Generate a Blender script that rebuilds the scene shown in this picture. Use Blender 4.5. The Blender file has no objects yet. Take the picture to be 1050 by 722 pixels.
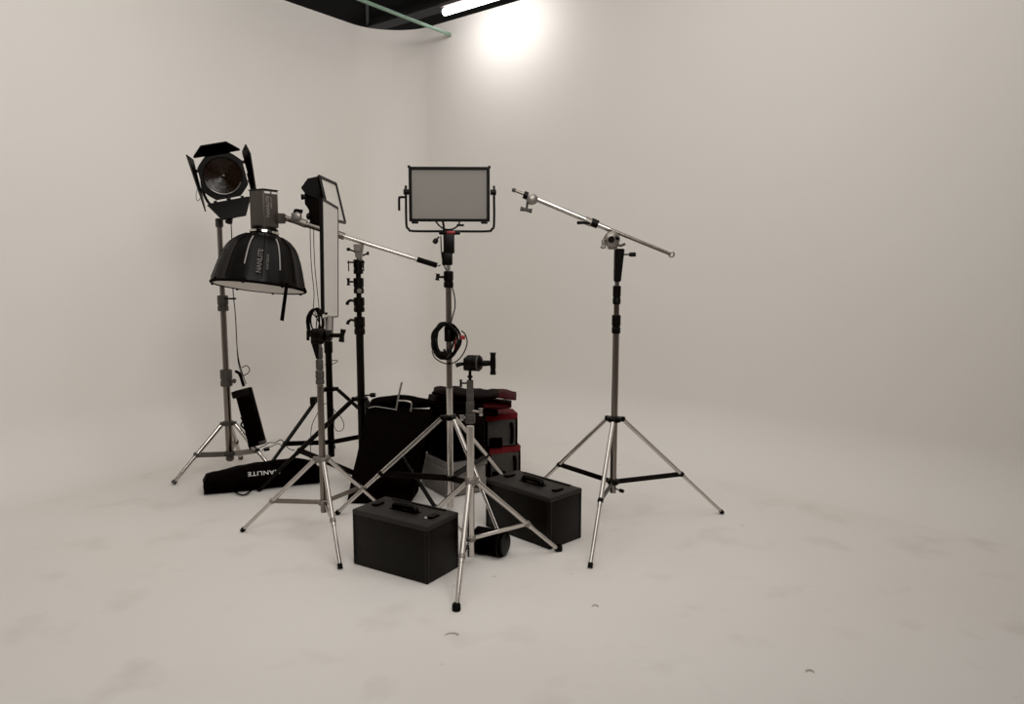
import bpy, bmesh, math, random
from mathutils import Vector, Matrix, noise
random.seed(4)
C = bpy.context.scene.collection
PI = math.pi
V = Vector
# ------------------------------------------------------------------ survey of the photograph (1050 x 722)
F_PX = 818.94; PITCH = math.radians(7.5426); ROLL = math.radians(0.1408); CAM_H = 1.5
cp, sp, cr, sr = math.cos(PITCH), math.sin(PITCH), math.cos(ROLL), math.sin(ROLL)
def ray(X, Y):
    a, b = X - 525, Y - 361
    u = cr*a + sr*b; v = -(-sr*a + cr*b)
    return V((u, F_PX*cp + v*sp, -F_PX*sp + v*cp))
def G(X, Y, z=0.0):
    d = ray(X, Y); return V((0, 0, CAM_H)) + d*((z - CAM_H)/d.z)
def A(X, Y, y):
    d = ray(X, Y); return V((0, 0, CAM_H)) + d*(y/d.y)
def py_of(p):
    x, y, z = p[0], p[1], p[2] - CAM_H
    d = y*cp - z*sp; v = y*sp + z*cp
    a, b = F_PX*x/d, -F_PX*v/d
    return 361 + sr*a + cr*b
def zat(c, py):
    lo, hi = -1, 6
    for _ in range(40):
        m = (lo + hi)/2
        if py_of((c[0], c[1], m)) > py: lo = m
        else: hi = m
    return lo
# ------------------------------------------------------------------ materials
def mat(name, col, rough=.5, metal=0.0, noise_amt=0.0, nscale=20, bump=0.0, emit=None, spec=None, aniso=None):
    m = bpy.data.materials.new(name); m.use_nodes = True
    nt = m.node_tree; b = nt.nodes['Principled BSDF']
    b.inputs['Base Color'].default_value = (*col, 1); b.inputs['Roughness'].default_value = rough
    b.inputs['Metallic'].default_value = metal
    if spec is not None: b.inputs['Specular IOR Level'].default_value = spec
    if emit:
        b.inputs['Emission Color'].default_value = (*emit[:3], 1); b.inputs['Emission Strength'].default_value = emit[3]
    tc = nt.nodes.new('ShaderNodeTexCoord')
    n = nt.nodes.new('ShaderNodeTexNoise'); n.inputs['Scale'].default_value = nscale; n.inputs['Detail'].default_value = 5
    nt.links.new(tc.outputs['Object'], n.inputs['Vector'])
    if noise_amt > 0:
        mx = nt.nodes.new('ShaderNodeMix'); mx.data_type = 'RGBA'
        mx.inputs[6].default_value = (*[c*(1-noise_amt) for c in col], 1)
        mx.inputs[7].default_value = (*[min(1, c*(1+noise_amt)) for c in col], 1)
        nt.links.new(n.outputs['Fac'], mx.inputs[0]); nt.links.new(mx.outputs[2], b.inputs['Base Color'])
    if bump > 0:
        bp = nt.nodes.new('ShaderNodeBump'); bp.inputs['Strength'].default_value = bump; bp.inputs['Distance'].default_value = .004
        nt.links.new(n.outputs['Fac'], bp.inputs['Height']); nt.links.new(bp.outputs['Normal'], b.inputs['Normal'])
    return m
M = dict(
    chrome=mat('chrome', (.56, .525, .495), .13, 1, .12, 9),
    dull=mat('dull_chrome', (.215, .185, .165), .22, 1, .15, 9),
    brown=mat('worn_riser', (.12, .095, .08), .3, 1, .2, 12),
    cast=mat('cast_aluminium', (.27, .245, .225), .40, .8, .25, 30, .15),
    grey=mat('grey_collar', (.062, .054, .048), .5, .25, .2, 30),
    black=mat('black_plastic', (.0045, .0036, .0034), .42, 0, .3, 40, 0, spec=.16),
    rubber=mat('black_rubber', (.004, .0034, .0034), .6, 0, .2, 60, 0, spec=.15),
    satin=mat('black_steel', (.005, .004, .0038), .38, 0, .2, 40, 0, spec=.18),
    fabric=mat('black_fabric', (.0048, .004, .004), .85, 0, .35, 60, .3, spec=.08),
    dome=mat('black_nylon', (.0045, .0037, .0036), .45, 0, .5, 14, .5, spec=.2),
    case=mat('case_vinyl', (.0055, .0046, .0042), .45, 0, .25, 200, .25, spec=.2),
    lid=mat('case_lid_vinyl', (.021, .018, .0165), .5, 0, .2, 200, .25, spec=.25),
    red=mat('red_fabric', (.125, .011, .015), .75, 0, .35, 40, .3, spec=.2),
    darkred=mat('dark_red_fabric', (.040, .0045, .0065), .8, 0, .5, 30, .4, spec=.2),
    maroon=mat('maroon_black_fabric', (.0075, .0042, .0046), .8, 0, .4, 30, .4, spec=.1),
    greyfab=mat('grey_fabric', (.058, .052, .048), .8, 0, .25, 50, .25, spec=.2),
    greyfab2=mat('pale_grey_fabric', (.19, .175, .162), .8, 0, .25, 30, .25, spec=.2),
    lampgrey=mat('lamp_housing', (.062, .051, .044), .45, .3, .12, 60),
    palegrey=mat('pale_print', (.22, .20, .185), .6, 0, .1),
    softprint=mat('grey_print', (.11, .10, .095), .6, 0, .1),
    piping=mat('grey_piping', (.30, .28, .265), .6, 0, .1),
    white=mat('white_print', (.62, .6, .58), .6),
    diffuser=mat('white_diffuser', (.62, .58, .54), .6, 0, .06, 8),
    panel_pale=mat('pale_panel_face', (.70, .665, .625), .45, 0, .05, 5, spec=.3),
    panel_grey=mat('grey_panel_face', (.215, .198, .182), .45, 0, .04, 4, spec=.3),
    lens=mat('amber_lens', (.013, .0065, .004), .22, 0, .6, 26, .6, spec=.3),
    lensrim=mat('lens_rim', (.22, .2, .19), .3, .5),
    redpaint=mat('red_anodised', (.28, .03, .03), .4, .3),
    greenpipe=mat('green_painted_pipe', (.20, .31, .235), .5, 0, .15, 12),
    beam=mat('painted_beam', (.13, .13, .13), .7, 0, .2, 6),
    tube=mat('tube_glow', (1, 1, 1), .5, 0, 0, 1, 0, emit=(1, .95, .97, 9)),
    housing=mat('tube_housing', (.10, .085, .08), .5),
)
def paint(name, base, smudge, rough, floor=False):
    m = bpy.data.materials.new(name); m.use_nodes = True
    nt = m.node_tree; N = nt.nodes; L = nt.links; b = N['Principled BSDF']
    b.inputs['Roughness'].default_value = rough; b.inputs['Specular IOR Level'].default_value = .3
    g = N.new('ShaderNodeNewGeometry')
    def nz(scale, detail, lo, hi):
        n = N.new('ShaderNodeTexNoise'); n.inputs['Scale'].default_value = scale; n.inputs['Detail'].default_value = detail
        L.new(g.outputs['Position'], n.inputs['Vector'])
        r = N.new('ShaderNodeMapRange'); r.inputs[1].default_value = lo; r.inputs[2].default_value = hi; r.clamp = True
        L.new(n.outputs['Fac'], r.inputs[0]); return r.outputs[0]
    def mix(a, c, fac):
        mx = N.new('ShaderNodeMix'); mx.data_type = 'RGBA'
        if isinstance(a, tuple): mx.inputs[6].default_value = (*a, 1)
        else: L.new(a, mx.inputs[6])
        mx.inputs[7].default_value = (*c, 1); L.new(fac, mx.inputs[0]); return mx.outputs[2]
    def mul(s, k):
        q = N.new('ShaderNodeMath'); q.operation = 'MULTIPLY'; q.inputs[1].default_value = k; L.new(s, q.inputs[0]); return q.outputs[0]
    c = mix(base, smudge, mul(nz(.7, 4, .4, .75), .6 if floor else .35))
    if floor:
        c = mix(c, tuple(x*.86 for x in smudge), mul(nz(3.2, 6, .56, .74), .55))
        c = mix(c, tuple(x*.6 for x in smudge), mul(nz(9, 3, .71, .78), .5))
    L.new(c, b.inputs['Base Color'])
    return m
M['wall'] = paint('cyclorama_paint', (.80, .768, .735), (.77, .725, .675), .7)
M['floor'] = paint('floor_paint', (.80, .765, .735), (.735, .685, .635), .6, True)
M['ceiling'] = mat('dark_ceiling', (.006, .006, .006), .9, 0, .6, 2)
# ------------------------------------------------------------------ mesh helpers
def frame(o, z, x=(1, 0, 0)):
    z = V(z).normalized(); x = V(x)
    y = z.cross(x)
    if y.length < 1e-5: y = z.cross(V((0, 1, 0)))
    y.normalize(); x = y.cross(z)
    return Matrix((( x.x, y.x, z.x, o[0]), (x.y, y.y, z.y, o[1]), (x.z, y.z, z.z, o[2]), (0, 0, 0, 1)))
def smooth_path(pts, k=6, closed=False):
    pts = [V(p) for p in pts]; n = len(pts)
    if n < 3: return pts
    out = []
    rng = n if closed else n - 1
    for i in range(rng):
        if closed: p0, p1, p2, p3 = pts[(i-1) % n], pts[i], pts[(i+1) % n], pts[(i+2) % n]
        else: p0, p1, p2, p3 = pts[max(i-1, 0)], pts[i], pts[i+1], pts[min(i+2, n-1)]
        for j in range(k):
            t = j/k
            out.append(.5*((2*p1) + (p2-p0)*t + (2*p0-5*p1+4*p2-p3)*t*t + (3*p1-p0-3*p2+p3)*t**3))
    if not closed: out.append(pts[-1])
    return out
class MB:
    def __init__(s, mtx=None): s.bm = bmesh.new(); s.M = mtx or Matrix.Identity(4)
    def tube(s, a, b, r, r2=None, n=16, cap=True):
        r2 = r if r2 is None else r2
        a, b = s.M @ V(a), s.M @ V(b); f = frame((0, 0, 0), b - a)
        A_, B_ = [], []
        for i in range(n):
            t = 2*PI*i/n; d = f @ V((math.cos(t), math.sin(t), 0))
            A_.append(s.bm.verts.new(a + d*r)); B_.append(s.bm.verts.new(b + d*r2))
        for i in range(n): s.bm.faces.new((A_[i], A_[(i+1) % n], B_[(i+1) % n], B_[i]))
        if cap: s.bm.faces.new(A_[::-1]); s.bm.faces.new(B_)
        return s
    def path(s, pts, r, n=8, smooth=6, closed=False, radii=None):
        pts = [V(p) for p in pts]
        if smooth: pts = smooth_path(pts, smooth, closed)
        pts = [s.M @ p for p in pts]; m = len(pts)
        rings = []; up = None
        for i, p in enumerate(pts):
            if closed: t = pts[(i+1) % m] - pts[i-1]
            else: t = pts[min(i+1, m-1)] - pts[max(i-1, 0)]
            if t.length < 1e-9: t = V((0, 0, 1))
            t.normalize()
            if up is None: up = t.orthogonal().normalized()
            up = (up - t*up.dot(t)); up.normalize(); w = t.cross(up)
            rr = r if radii is None else radii(i/(m-1))
            rings.append([s.bm.verts.new(p + (up*math.cos(2*PI*k/n) + w*math.sin(2*PI*k/n))*rr) for k in range(n)])
        for i in range(m if closed else m-1):
            a, b = rings[i], rings[(i+1) % m]
            for k in range(n): s.bm.faces.new((a[k], a[(k+1) % n], b[(k+1) % n], b[k]))
        if not closed: s.bm.faces.new(rings[0][::-1]); s.bm.faces.new(rings[-1])
        return s
    def box(s, c, size, bev=.0, seg=2, rot=None):
        t = bmesh.new(); bmesh.ops.create_cube(t, size=1)
        for v in t.verts: v.co = V((v.co.x*size[0], v.co.y*size[1], v.co.z*size[2]))
        if bev: bmesh.ops.bevel(t, geom=t.edges[:], offset=bev, segments=seg, profile=.5, affect='EDGES')
        m = Matrix.Translation(V(c)) @ (rot.to_4x4() if rot else Matrix.Identity(4))
        s._merge(t, s.M @ m); return s
    def _merge(s, t, m):
        mp = {v: s.bm.verts.new(m @ v.co) for v in t.verts}
        for f in t.faces:
            s.bm.faces.new([mp[v] for v in f.verts])
        t.free()
    def lathe(s, prof, n=32, cap=True, m=None):
        m = s.M @ (m or Matrix.Identity(4)); rings = []
        for r, z in prof: rings.append([s.bm.verts.new(m @ V((r*math.cos(2*PI*k/n), r*math.sin(2*PI*k/n), z))) for k in range(n)])
        for a, b in zip(rings, rings[1:]):
            for k in range(n): s.bm.faces.new((a[k], a[(k+1) % n], b[(k+1) % n], b[k]))
        if cap: s.bm.faces.new(rings[0][::-1]); s.bm.faces.new(rings[-1])
        return s
    def hexa(s, low, top):      # any eight-cornered block: four low corners, four top corners
        a = [s.bm.verts.new(s.M @ V(p)) for p in low]; b = [s.bm.verts.new(s.M @ V(p)) for p in top]
        k = len(a)
        s.bm.faces.new(a[::-1]); s.bm.faces.new(b)
        for i in range(k): s.bm.faces.new((a[i], a[(i+1) % k], b[(i+1) % k], b[i]))
        return s
    def prism(s, poly, z0, z1): return s.hexa([(p[0], p[1], z0) for p in poly], [(p[0], p[1], z1) for p in poly])
    def sphere(s, c, r, sc=(1, 1, 1)):
        t = bmesh.new(); bmesh.ops.create_uvsphere(t, u_segments=16, v_segments=10, radius=r)
        s._merge(t, s.M @ Matrix.Translation(V(c)) @ Matrix.Diagonal((*sc, 1))); return s
    def wobble(s, amt, scale, seed=0):
        for v in s.bm.verts:
            q = v.co*scale + V((seed, seed*2.3, 0)); v.co += noise.noise_vector(q)*amt
        return s
def emit_mesh(name, mb, m, loc, smooth=True):
    bm = mb.bm; bmesh.ops.recalc_face_normals(bm, faces=bm.faces[:])
    for v in bm.verts: v.co -= V(loc)
    me = bpy.data.meshes.new(name); bm.to_mesh(me); bm.free()
    me.materials.append(M[m])
    if smooth:
        for p in me.polygons: p.use_smooth = True
        me.set_sharp_from_angle(angle=math.radians(38))
    return me
def tag(o, label, cat, group=None):
    o['label'] = label; o['category'] = cat
    if group: o['group'] = group
    return o
ORG = {}
def thing(name, loc, label, cat, group=None):
    o = bpy.data.objects.new(name, None); C.objects.link(o); o.location = loc; o.empty_display_size = .1
    ORG[o.name] = V(loc); return tag(o, label, cat, group)
def part(name, mb, m, parent, label=None):
    org = ORG[parent.name]
    o = bpy.data.objects.new(name, emit_mesh(name, mb, m, org)); C.objects.link(o); o.parent = parent
    ORG[o.name] = org
    if label: o['label'] = label
    return o
def solo(name, mb, m, loc, label, cat, group=None):
    o = bpy.data.objects.new(name, emit_mesh(name, mb, m, V(loc))); C.objects.link(o); o.location = loc
    ORG[o.name] = V(loc); return tag(o, label, cat, group)
def struct(name, mb, m, smooth=True):
    o = bpy.data.objects.new(name, emit_mesh(name, mb, m, V((0, 0, 0)), smooth)); C.objects.link(o); o['kind'] = 'structure'; return o
def lettering(text, size, mtx, m, parent, name='lettering', label=None, spacing=1.0, xs=1.0):
    cu = bpy.data.curves.new('t', 'FONT'); cu.body = text; cu.size = size; cu.extrude = .0006; cu.align_x = 'CENTER'; cu.align_y = 'CENTER'
    cu.space_character = spacing; cu.offset = size*.012
    to = bpy.data.objects.new('t', cu); C.objects.link(to)
    bpy.context.view_layer.update()
    me = bpy.data.meshes.new_from_object(to.evaluated_get(bpy.context.evaluated_depsgraph_get()))
    bpy.data.objects.remove(to); bpy.data.curves.remove(cu)
    org = ORG[parent.name]
    me.transform(Matrix.Translation(-org) @ mtx @ Matrix.Diagonal((xs, 1, 1, 1)))
    me.materials.clear(); me.materials.append(M[m]); me.name = name
    o = bpy.data.objects.new(name, me); C.objects.link(o); o.parent = parent
    if label: o['label'] = label
    ORG[o.name] = org; return o
# ------------------------------------------------------------------ the room: a painted cyclorama
H = 3.5; RC = .45; RV = .42
dirL = V((-1, -1.662)).normalized(); dirR = V((1, -.972)).normalized(); corner = V((-1.17, 8.065))
ang = math.acos(dirL.dot(dirR)); tl = RC/math.tan(ang/2)
nL = V((-dirL.y, dirL.x)); nR = V((dirR.y, -dirR.x))       # normals into the room
if nL.dot(V((0, 3)) - corner) < 0: nL = -nL
if nR.dot(V((0, 3)) - corner) < 0: nR = -nR
cc = corner + dirL*tl + nL*RC
path = []
for i in range(0, 25): path.append((corner + dirL*(tl + (12.0-tl)*(1-i/24)**1.0), nL))
a0 = math.atan2(-nL.y, -nL.x); a1 = math.atan2(-nR.y, -nR.x)
d = (a1 - a0 + PI) % (2*PI) - PI
for i in range(1, 20):
    a = a0 + d*i/20; n_ = V((-math.cos(a), -math.sin(a))); path.append((cc - n_*RC, n_))
mid = len(path) - 10
for i in range(0, 25): path.append((corner + dirR*(tl + (13.0-tl)*(i/24)), nR))
prof = [(RV, 0)]
for i in range(1, 17):
    t = PI/2*i/16; prof.append((RV - RV*math.sin(t), RV - RV*math.cos(t)))
for i in range(1, 9): prof.append((0, RV + (H-RV)*i/8))
prof += [(-.16, H), (-.16, 0)]
def wall(name, seg):
    mb = MB(); rows = []
    for p, n_ in seg:
        rows.append([mb.bm.verts.new((p.x + n_.x*o, p.y + n_.y*o, z)) for o, z in prof])
    for a, b in zip(rows, rows[1:]):
        for k in range(len(prof)-1): mb.bm.faces.new((a[k], a[k+1], b[k+1], b[k]))
    bm = mb.bm
    me = bpy.data.meshes.new(name)
    for v in bm.verts: pass
    bm.faces.ensure_lookup_table(); bm.normal_update()
    f = bm.faces[12]
    if f.normal.dot(V((-f.calc_center_median().x, 3-f.calc_center_median().y, 1))) < 0:
        bmesh.ops.reverse_faces(bm, faces=bm.faces[:])
    bm.to_mesh(me); bm.free(); me.materials.append(M['wall'])
    for p in me.polygons: p.use_smooth = True
    me.set_sharp_from_angle(angle=math.radians(50))
    o = bpy.data.objects.new(name, me); C.objects.link(o); o['kind'] = 'structure'
wall('wall_left', path[:mid+1]); wall('wall_right', path[mid:])
mb = MB()
fl = [mb.bm.verts.new((p.x + n_.x*RV, p.y + n_.y*RV, 0)) for p, n_ in path]
e0, e1 = fl[0].co, fl[-1].co
fl.append(mb.bm.verts.new((e1.x, -4, 0))); fl.append(mb.bm.verts.new((e0.x, -4, 0)))
f = mb.bm.faces.new(fl); bmesh.ops.triangulate(mb.bm, faces=[f])
struct('floor', mb, 'floor', False)
mb = MB(); mb.box((0, 8, 4.62), (26, 26, .1)); struct('ceiling', mb, 'ceiling', False)
b0, b1 = G(374, 31, 4.45), G(452, 7, 4.45)
mb = MB(); dd = (b1-b0); mb.tube(b0 - dd*.15, b1 + dd*1.2, .07, n=4); struct('trim_1', mb, 'beam', False)
b0, b1 = G(376, -20, 4.5), G(377, 24, 4.5)
mb = MB(); mb.tube(b0, b1 + (b1-b0)*.3, .02, n=6); struct('trim_2', mb, 'beam', False)
# ceiling-height fittings
def wallpt(px, py):         # point where a sight line meets the right wall face
    d_ = ray(px, py); o = V((0, 0, CAM_H)); n3 = V((nR.x, nR.y, 0)); c3 = V((corner.x, corner.y, 0))
    t = (c3 - o).dot(n3)/d_.dot(n3); return o + d_*t
e = wallpt(463, 36); e = e + V((nR.x, nR.y, 0))*.02
q = G(372, 0.5, e.z); far = e + (q - e)*1.9
t = solo('pipe', MB().path([e, e + (q-e)*.5, far], .015, 12, 0), 'greenpipe', e, 'pale green pipe running out from the top of the white wall', 'pipe')
t0 = G(456, 12.5, 3.62); t1 = t0 + V((dirR.x, dirR.y, 0))*1.25
rt = thing('tube_light', t0, 'glowing white tube light above the top edge of the back wall', 'light')
part('tube', MB().tube(t0, t1, .032, n=16), 'tube', rt)
up_ = V((0, 0, 1)); m_ = frame((t0+t1)/2 + V((0, 0, .055)), dirR.to_3d(), (0, 0, 1))
part('housing', MB(m_).box((0, 0, 0), (.035, .09, 1.3), .006), 'housing', rt)
for k in (-.55, .55):
    part('bracket', MB().tube((t0+t1)/2 + dirR.to_3d()*k + V((0, 0, .07)), (t0+t1)/2 + dirR.to_3d()*k + V((0, 0, .95)), .006, n=8), 'housing', rt)
# ------------------------------------------------------------------ hardware
def tknob(parent, p, d, L, bar, m='black', r=.006, bardir=(0, 0, 1), name='knob'):
    p = V(p); d = V(d).normalized(); q = p + d*L; b = V(bardir).normalized()
    mb = MB(); mb.tube(p, q, r, n=10)
    mb.path([q - b*bar, q - b*bar*.5, q + b*bar*.5, q + b*bar], r*1.5, 10, 3, radii=lambda t: r*(1.25 + .9*abs(2*t-1)**2))
    return part(name, mb, m, parent)
def rknob(parent, p, d, L, R, m='black', name='knob'):
    p = V(p); d = V(d).normalized(); mt = frame(p, d)
    mb = MB(mt); mb.lathe([(R*.35, 0), (R*.35, L*.45), (R*.9, L*.5), (R, L*.6), (R, L*.92), (R*.85, L)], 14)
    return part(name, mb, m, parent)
def lever(parent, p, d, L, m='black', name='lever'):
    p = V(p); d = V(d).normalized()
    mb = MB(); mb.path([p, p + d*L*.5 + V((0, 0, L*.15)), p + d*L*.9 - V((0, 0, L*.1)), p + d*L - V((0, 0, L*.45))], .008, 8, 4, radii=lambda t: .007+.004*t)
    return part(name, mb, m, parent)
def collar(parent, c, z0, z1, r, m='black', name='locking_collar', gear=False, offs=(0, 0)):
    h = z1 - z0; b = min(.004, h*.2)
    mb = MB(Matrix.Translation((c[0]+offs[0], c[1]+offs[1], z0)))
    if gear: mb.lathe([(r*.85, 0), (r, b), (r, h*.3), (r*.9, h*.33), (r*.9, h*.42), (r, h*.45), (r, h-b), (r*.85, h)], 24)
    else: mb.lathe([(r*.88, 0), (r, b), (r, h-b), (r*.88, h)], 24)
    return part(name, mb, m, parent)
def pole(parent, c, z0, z1, r, m, name='pole', lean=(0, 0)):
    return part(name, MB().tube((c[0], c[1], z0), (c[0]+lean[0], c[1]+lean[1], z1), r, n=20), m, parent)
def tripod(root, c, feet, zh, zl, hub_r, legm, bracem, legr=.0115, bf=.56, hubm='black', tip=True, hub_h=.028, blade=True, zl_r=.03, tipm='rubber', lowm=None, bw=.011):
    c3 = V((c[0], c[1], 0))
    collar(root, c, zh - hub_h/2, zh + hub_h/2, hub_r*.7, hubm, 'hub', True)
    collar(root, c, zl - .014, zl + .014, zl_r, lowm or hubm, 'lower_collar', True)
    for f in feet:
        f = V(f); d = (f - c3); d.z = 0; d.normalize(); side = V((-d.y, d.x, 0))
        p = c3 + d*hub_r + V((0, 0, zh - .008)); ft = V((f.x, f.y, legr*.6))
        lg = (ft - p).normalized()
        mid_ = p + (ft - p)*bf
        mb = MB(); mb.tube(p, mid_ + lg*.03, legr, n=14); mb.tube(mid_ + lg*.03, ft - lg*.0, legr*.84, n=14)
        leg = part('leg', mb, legm, root)
        mb = MB(frame(c3 + d*hub_r*.72 + V((0, 0, zh)), d, side)); mb.box((0, 0, 0), (.022, hub_h*.9, hub_r*.7), .003)
        part('hinge', mb, hubm, root)
        if tip:
            mb = MB(); mb.tube(ft - lg*.02, ft + V((0, 0, -.002)), legr*1.06, legr*1.06, n=14); part('rubber_foot', mb, tipm, leg)
        s0 = c3 + d*zl_r*.8 + V((0, 0, zl)); s1 = mid_ - side*0
        mt = frame((s0+s1)/2, s1 - s0, side)
        mb = MB(mt); mb.box((0, 0, 0), (bw*.55, bw*1.7, (s1-s0).length), .0015, 1)
        br = part('brace', mb, bracem, root)
        part('brace_joint', MB(frame(mid_, lg)).lathe([(legr*1.05, -.011), (legr*1.28, -.008), (legr*1.28, .008), (legr*1.05, .011)], 14), hubm, leg)
def grip_head(root, p, axis, R, L, m='black', name='grip_head'):
    axis = V(axis).normalized(); mt = frame(p, axis)
    mb = MB(mt)
    mb.lathe([(R*.55, -L/2), (R*.95, -L*.46), (R, -L*.30), (R, -L*.05), (R*.9, -L*.04), (R*.9, L*.02), (R, L*.04), (R, L*.30), (R*.8, L*.42), (R*.4, L/2)], 28)
    return part(name, mb, m, root)
# ================================================================== RIGHT STAND with boom arm
c6 = (.552, 4.216); z = lambda py: zat(c6, py)
R6 = thing('light_stand', (c6[0], c6[1], 0), 'chrome light stand with black braces, standing alone at the right under a bare boom', 'light stand')
tripod(R6, c6, [G(741, 527), G(605, 583), G(541, 509)], z(430), z(494), .055, 'chrome', 'satin', .0115, .57, tip=True, zl_r=.032, bw=.016)
pole(R6, c6, z(505), z(342), .0175, 'dull')
pole(R6, c6, z(342), z(311), .0145, 'brown', 'riser'); pole(R6, c6, z(311), z(286), .012, 'dull', 'riser')
collar(R6, c6, z(342), z(323), .0235, gear=True); collar(R6, c6, z(312), z(293), .0215, gear=True)
rknob(R6, (c6[0]+.01, c6[1]-.02, z(500)), (1, -.6, -.2), .05, .010)
mb = MB(Matrix.Translation((c6[0]+.004, c6[1], z(289)))); hh = z(255)-z(289)
mb.hexa([(-.021, -.02, 0), (.014, -.02, 0), (.014, .02, 0), (-.021, .02, 0)], [(-.021, -.024, hh), (.030, -.024, hh), (.030, .024, hh), (-.021, .024, hh)])
bmesh.ops.bevel(mb.bm, geom=mb.bm.edges[:], offset=.004, segments=2, affect='EDGES')
sl = part('top_sleeve', mb, 'black', R6)
rknob(sl, (c6[0]+.03, c6[1], z(261)), (1, 0, 0), .065, .012)
# boom arm (lies in the stand's head)
Y6 = 4.19
R6b = thing('boom_arm', A(627, 240, Y6), 'bare chrome boom arm with a small clamp at its left end, on the right stand', 'boom arm')
a_ = A(527, 195, Y6); b_ = A(551, 204.5, Y6); c_ = A(606, 227.5, Y6); d_ = A(688.5, 261, Y6)
part('rod', MB().tube(a_, b_ + (c_-b_)*.1, .0075, n=12), 'dull', R6b)
part('rod_tip', MB().sphere(a_, .0115), 'grey', R6b)
part('outer_tube', MB().tube(b_, c_ + (c_-b_)*.35, .0135, n=18), 'chrome', R6b)
part('inner_tube', MB().tube(c_, d_ - (d_-c_)*.01, .0095, n=14), 'dull', R6b)
ux = (d_-a_).normalized(); uz = V((0, -1, 0)).cross(ux).normalized()
mb = MB(frame(d_, (0, -1, 0))); mb.path([(.014*math.cos(t), .014*math.sin(t), 0) for t in [i*PI/6 for i in range(12)]], .0045, 8, 2, True)
part('end_ring', mb, 'chrome', R6b)
gh = grip_head(R6b, A(545.5, 204.5, Y6-.01), (0.15, -1, 0), .028, .055, 'cast')
part('clamp_collar', MB().tube(A(537, 199.5, Y6), A(541, 201.2, Y6), .020, n=16), 'black', gh)
p0 = A(541, 207, Y6-.01); p1 = A(540, 214.5, Y6-.01)
mb = MB(); mb.tube(p0, p1, .006, n=8); k0, k1 = A(533.5, 214, Y6-.01), A(545.5, 216.5, Y6-.01)
mb.path([k0, k0+(k1-k0)*.5, k1], .0105, 10, 4, radii=lambda t: .0085+.0045*abs(2*t-1)); part('clamp_handle', mb, 'grey', gh)
cl = part('slide_collar', MB().tube(A(606, 227.5, Y6), A(613, 230.3, Y6), .022, n=18), 'black', R6b)
part('collar_clamp', MB().tube(A(600, 226, Y6-.005), A(606, 228.5, Y6-.005), .021, n=16), 'cast', cl)
mb = MB(); mb.path([A(605, 229, Y6-.02), A(599, 228.5, Y6-.04), A(592, 228.5, Y6-.05)], .007, 8, 3, radii=lambda t: .005+.004*t); part('handle', mb, 'rubber', cl)
sh = part('swivel_head', MB(frame(A(627, 245.5, Y6-.012), (0.2, -1, .05))).lathe([(.02, -.035), (.037, -.03), (.042, -.01), (.036, -.008), (.036, 0), (.042, .002), (.04, .02), (.028, .03), (.012, .032)], 26), 'cast', R6b)
mb = MB(); mb.box(A(628, 251.5, Y6+.01), (.05, .05, .045), .008); part('head_base', mb, 'cast', sh)
part('centre_bolt', MB(frame(A(627, 245.5, Y6-.05), (.2, -1, .05))).lathe([(.016, -.01), (.018, 0), (.012, .012)], 12), 'satin', sh)
mb = MB(); mb.path([A(622, 246, Y6-.03), A(618.5, 247, Y6-.05), A(619, 253, Y6-.06)], .009, 8, 3); mb.sphere(A(618.5, 253.5, Y6-.06), .011, (1.4, 1, .8)); part('handle', mb, 'cast', sh)
mb = MB(); mb.path([A(632, 250, Y6-.02), A(636, 252, Y6-.03), A(641, 250, Y6-.03)], .007, 8, 3); part('handle', mb, 'grey', sh)
mb = MB(); mb.path([A(631, 243, Y6-.03), A(634, 245, Y6-.05)], .008, 8, 0); part('wing_nut', mb, 'satin', sh)
# ================================================================== FRONT LOW STAND (short chrome stand with grip head)
c5 = (-.192, 3.609); z = lambda py: zat(c5, py)
R5 = thing('light_stand', (c5[0], c5[1], 0), 'short chrome stand nearest the camera, with a black grip head on top', 'light stand')
tripod(R5, c5, [G(468, 627), G(573, 565.5), G(431, 539)], z(494), z(552), .036, 'chrome', 'chrome', .0125, .60, hubm='cast', zl_r=.024, tipm='rubber', hub_h=.04)
for f in (G(468, 626), G(573, 565)):
    part('foot_cap', MB(Matrix.Translation((f.x, f.y, 0))).lathe([(.017, 0), (.0185, .006), (.018, .024), (.014, .032)], 18), 'rubber', R5)
pole(R5, c5, .05, z(437), .0175, 'chrome')
pole(R5, c5, z(432), z(398), .013, 'dull', 'riser')
collar(R5, c5, z(434), z(424), .0235, 'grey', gear=True); collar(R5, c5, z(424), z(411), .019, 'grey'); collar(R5, c5, z(411), z(403), .0165, 'grey')
pole(R5, c5, z(403), z(390), .0155, 'grey', 'riser_top')
tknob(R5, (c5[0]+.012, c5[1]-.01, z(421)), (1, -.1, -.1), .038, .016, 'cast', .006)
tknob(R5, (c5[0]-.012, c5[1], z(428)), (-1, -.3, 0), .028, .012, 'cast', .006)
tknob(R5, (c5[0]-.008, c5[1], z(393)), (-1, 0, 0), .034, .016, 'black', .004)
part('spigot', MB(Matrix.Translation((c5[0], c5[1], z(391)))).lathe([(.012, 0), (.007, .006), (.007, .014), (.0125, .018), (.0125, .024), (.007, .028), (.007, z(380)-z(391))], 16), 'satin', R5)
g5 = thing('grip_head', (c5[0], c5[1], z(380)), 'black grip head with a T handle on top of the short front stand', 'clamp')
zc = z(372); gc = V((c5[0]+.022, c5[1]-.01, zc))
hd = grip_head(g5, gc, (1, -.25, .02), .037, .075, 'black', 'head')
part('head_block', MB().box((c5[0]-.003, c5[1]-.005, zc-.004), (.052, .055, .058), .008), 'black', g5)
part('steel_band', MB(frame(gc + V((.018, -.004, 0)), (1, -.25, .02))).lathe([(.0378, -.003), (.0378, .003)], 28), 'grey', hd)
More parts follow.
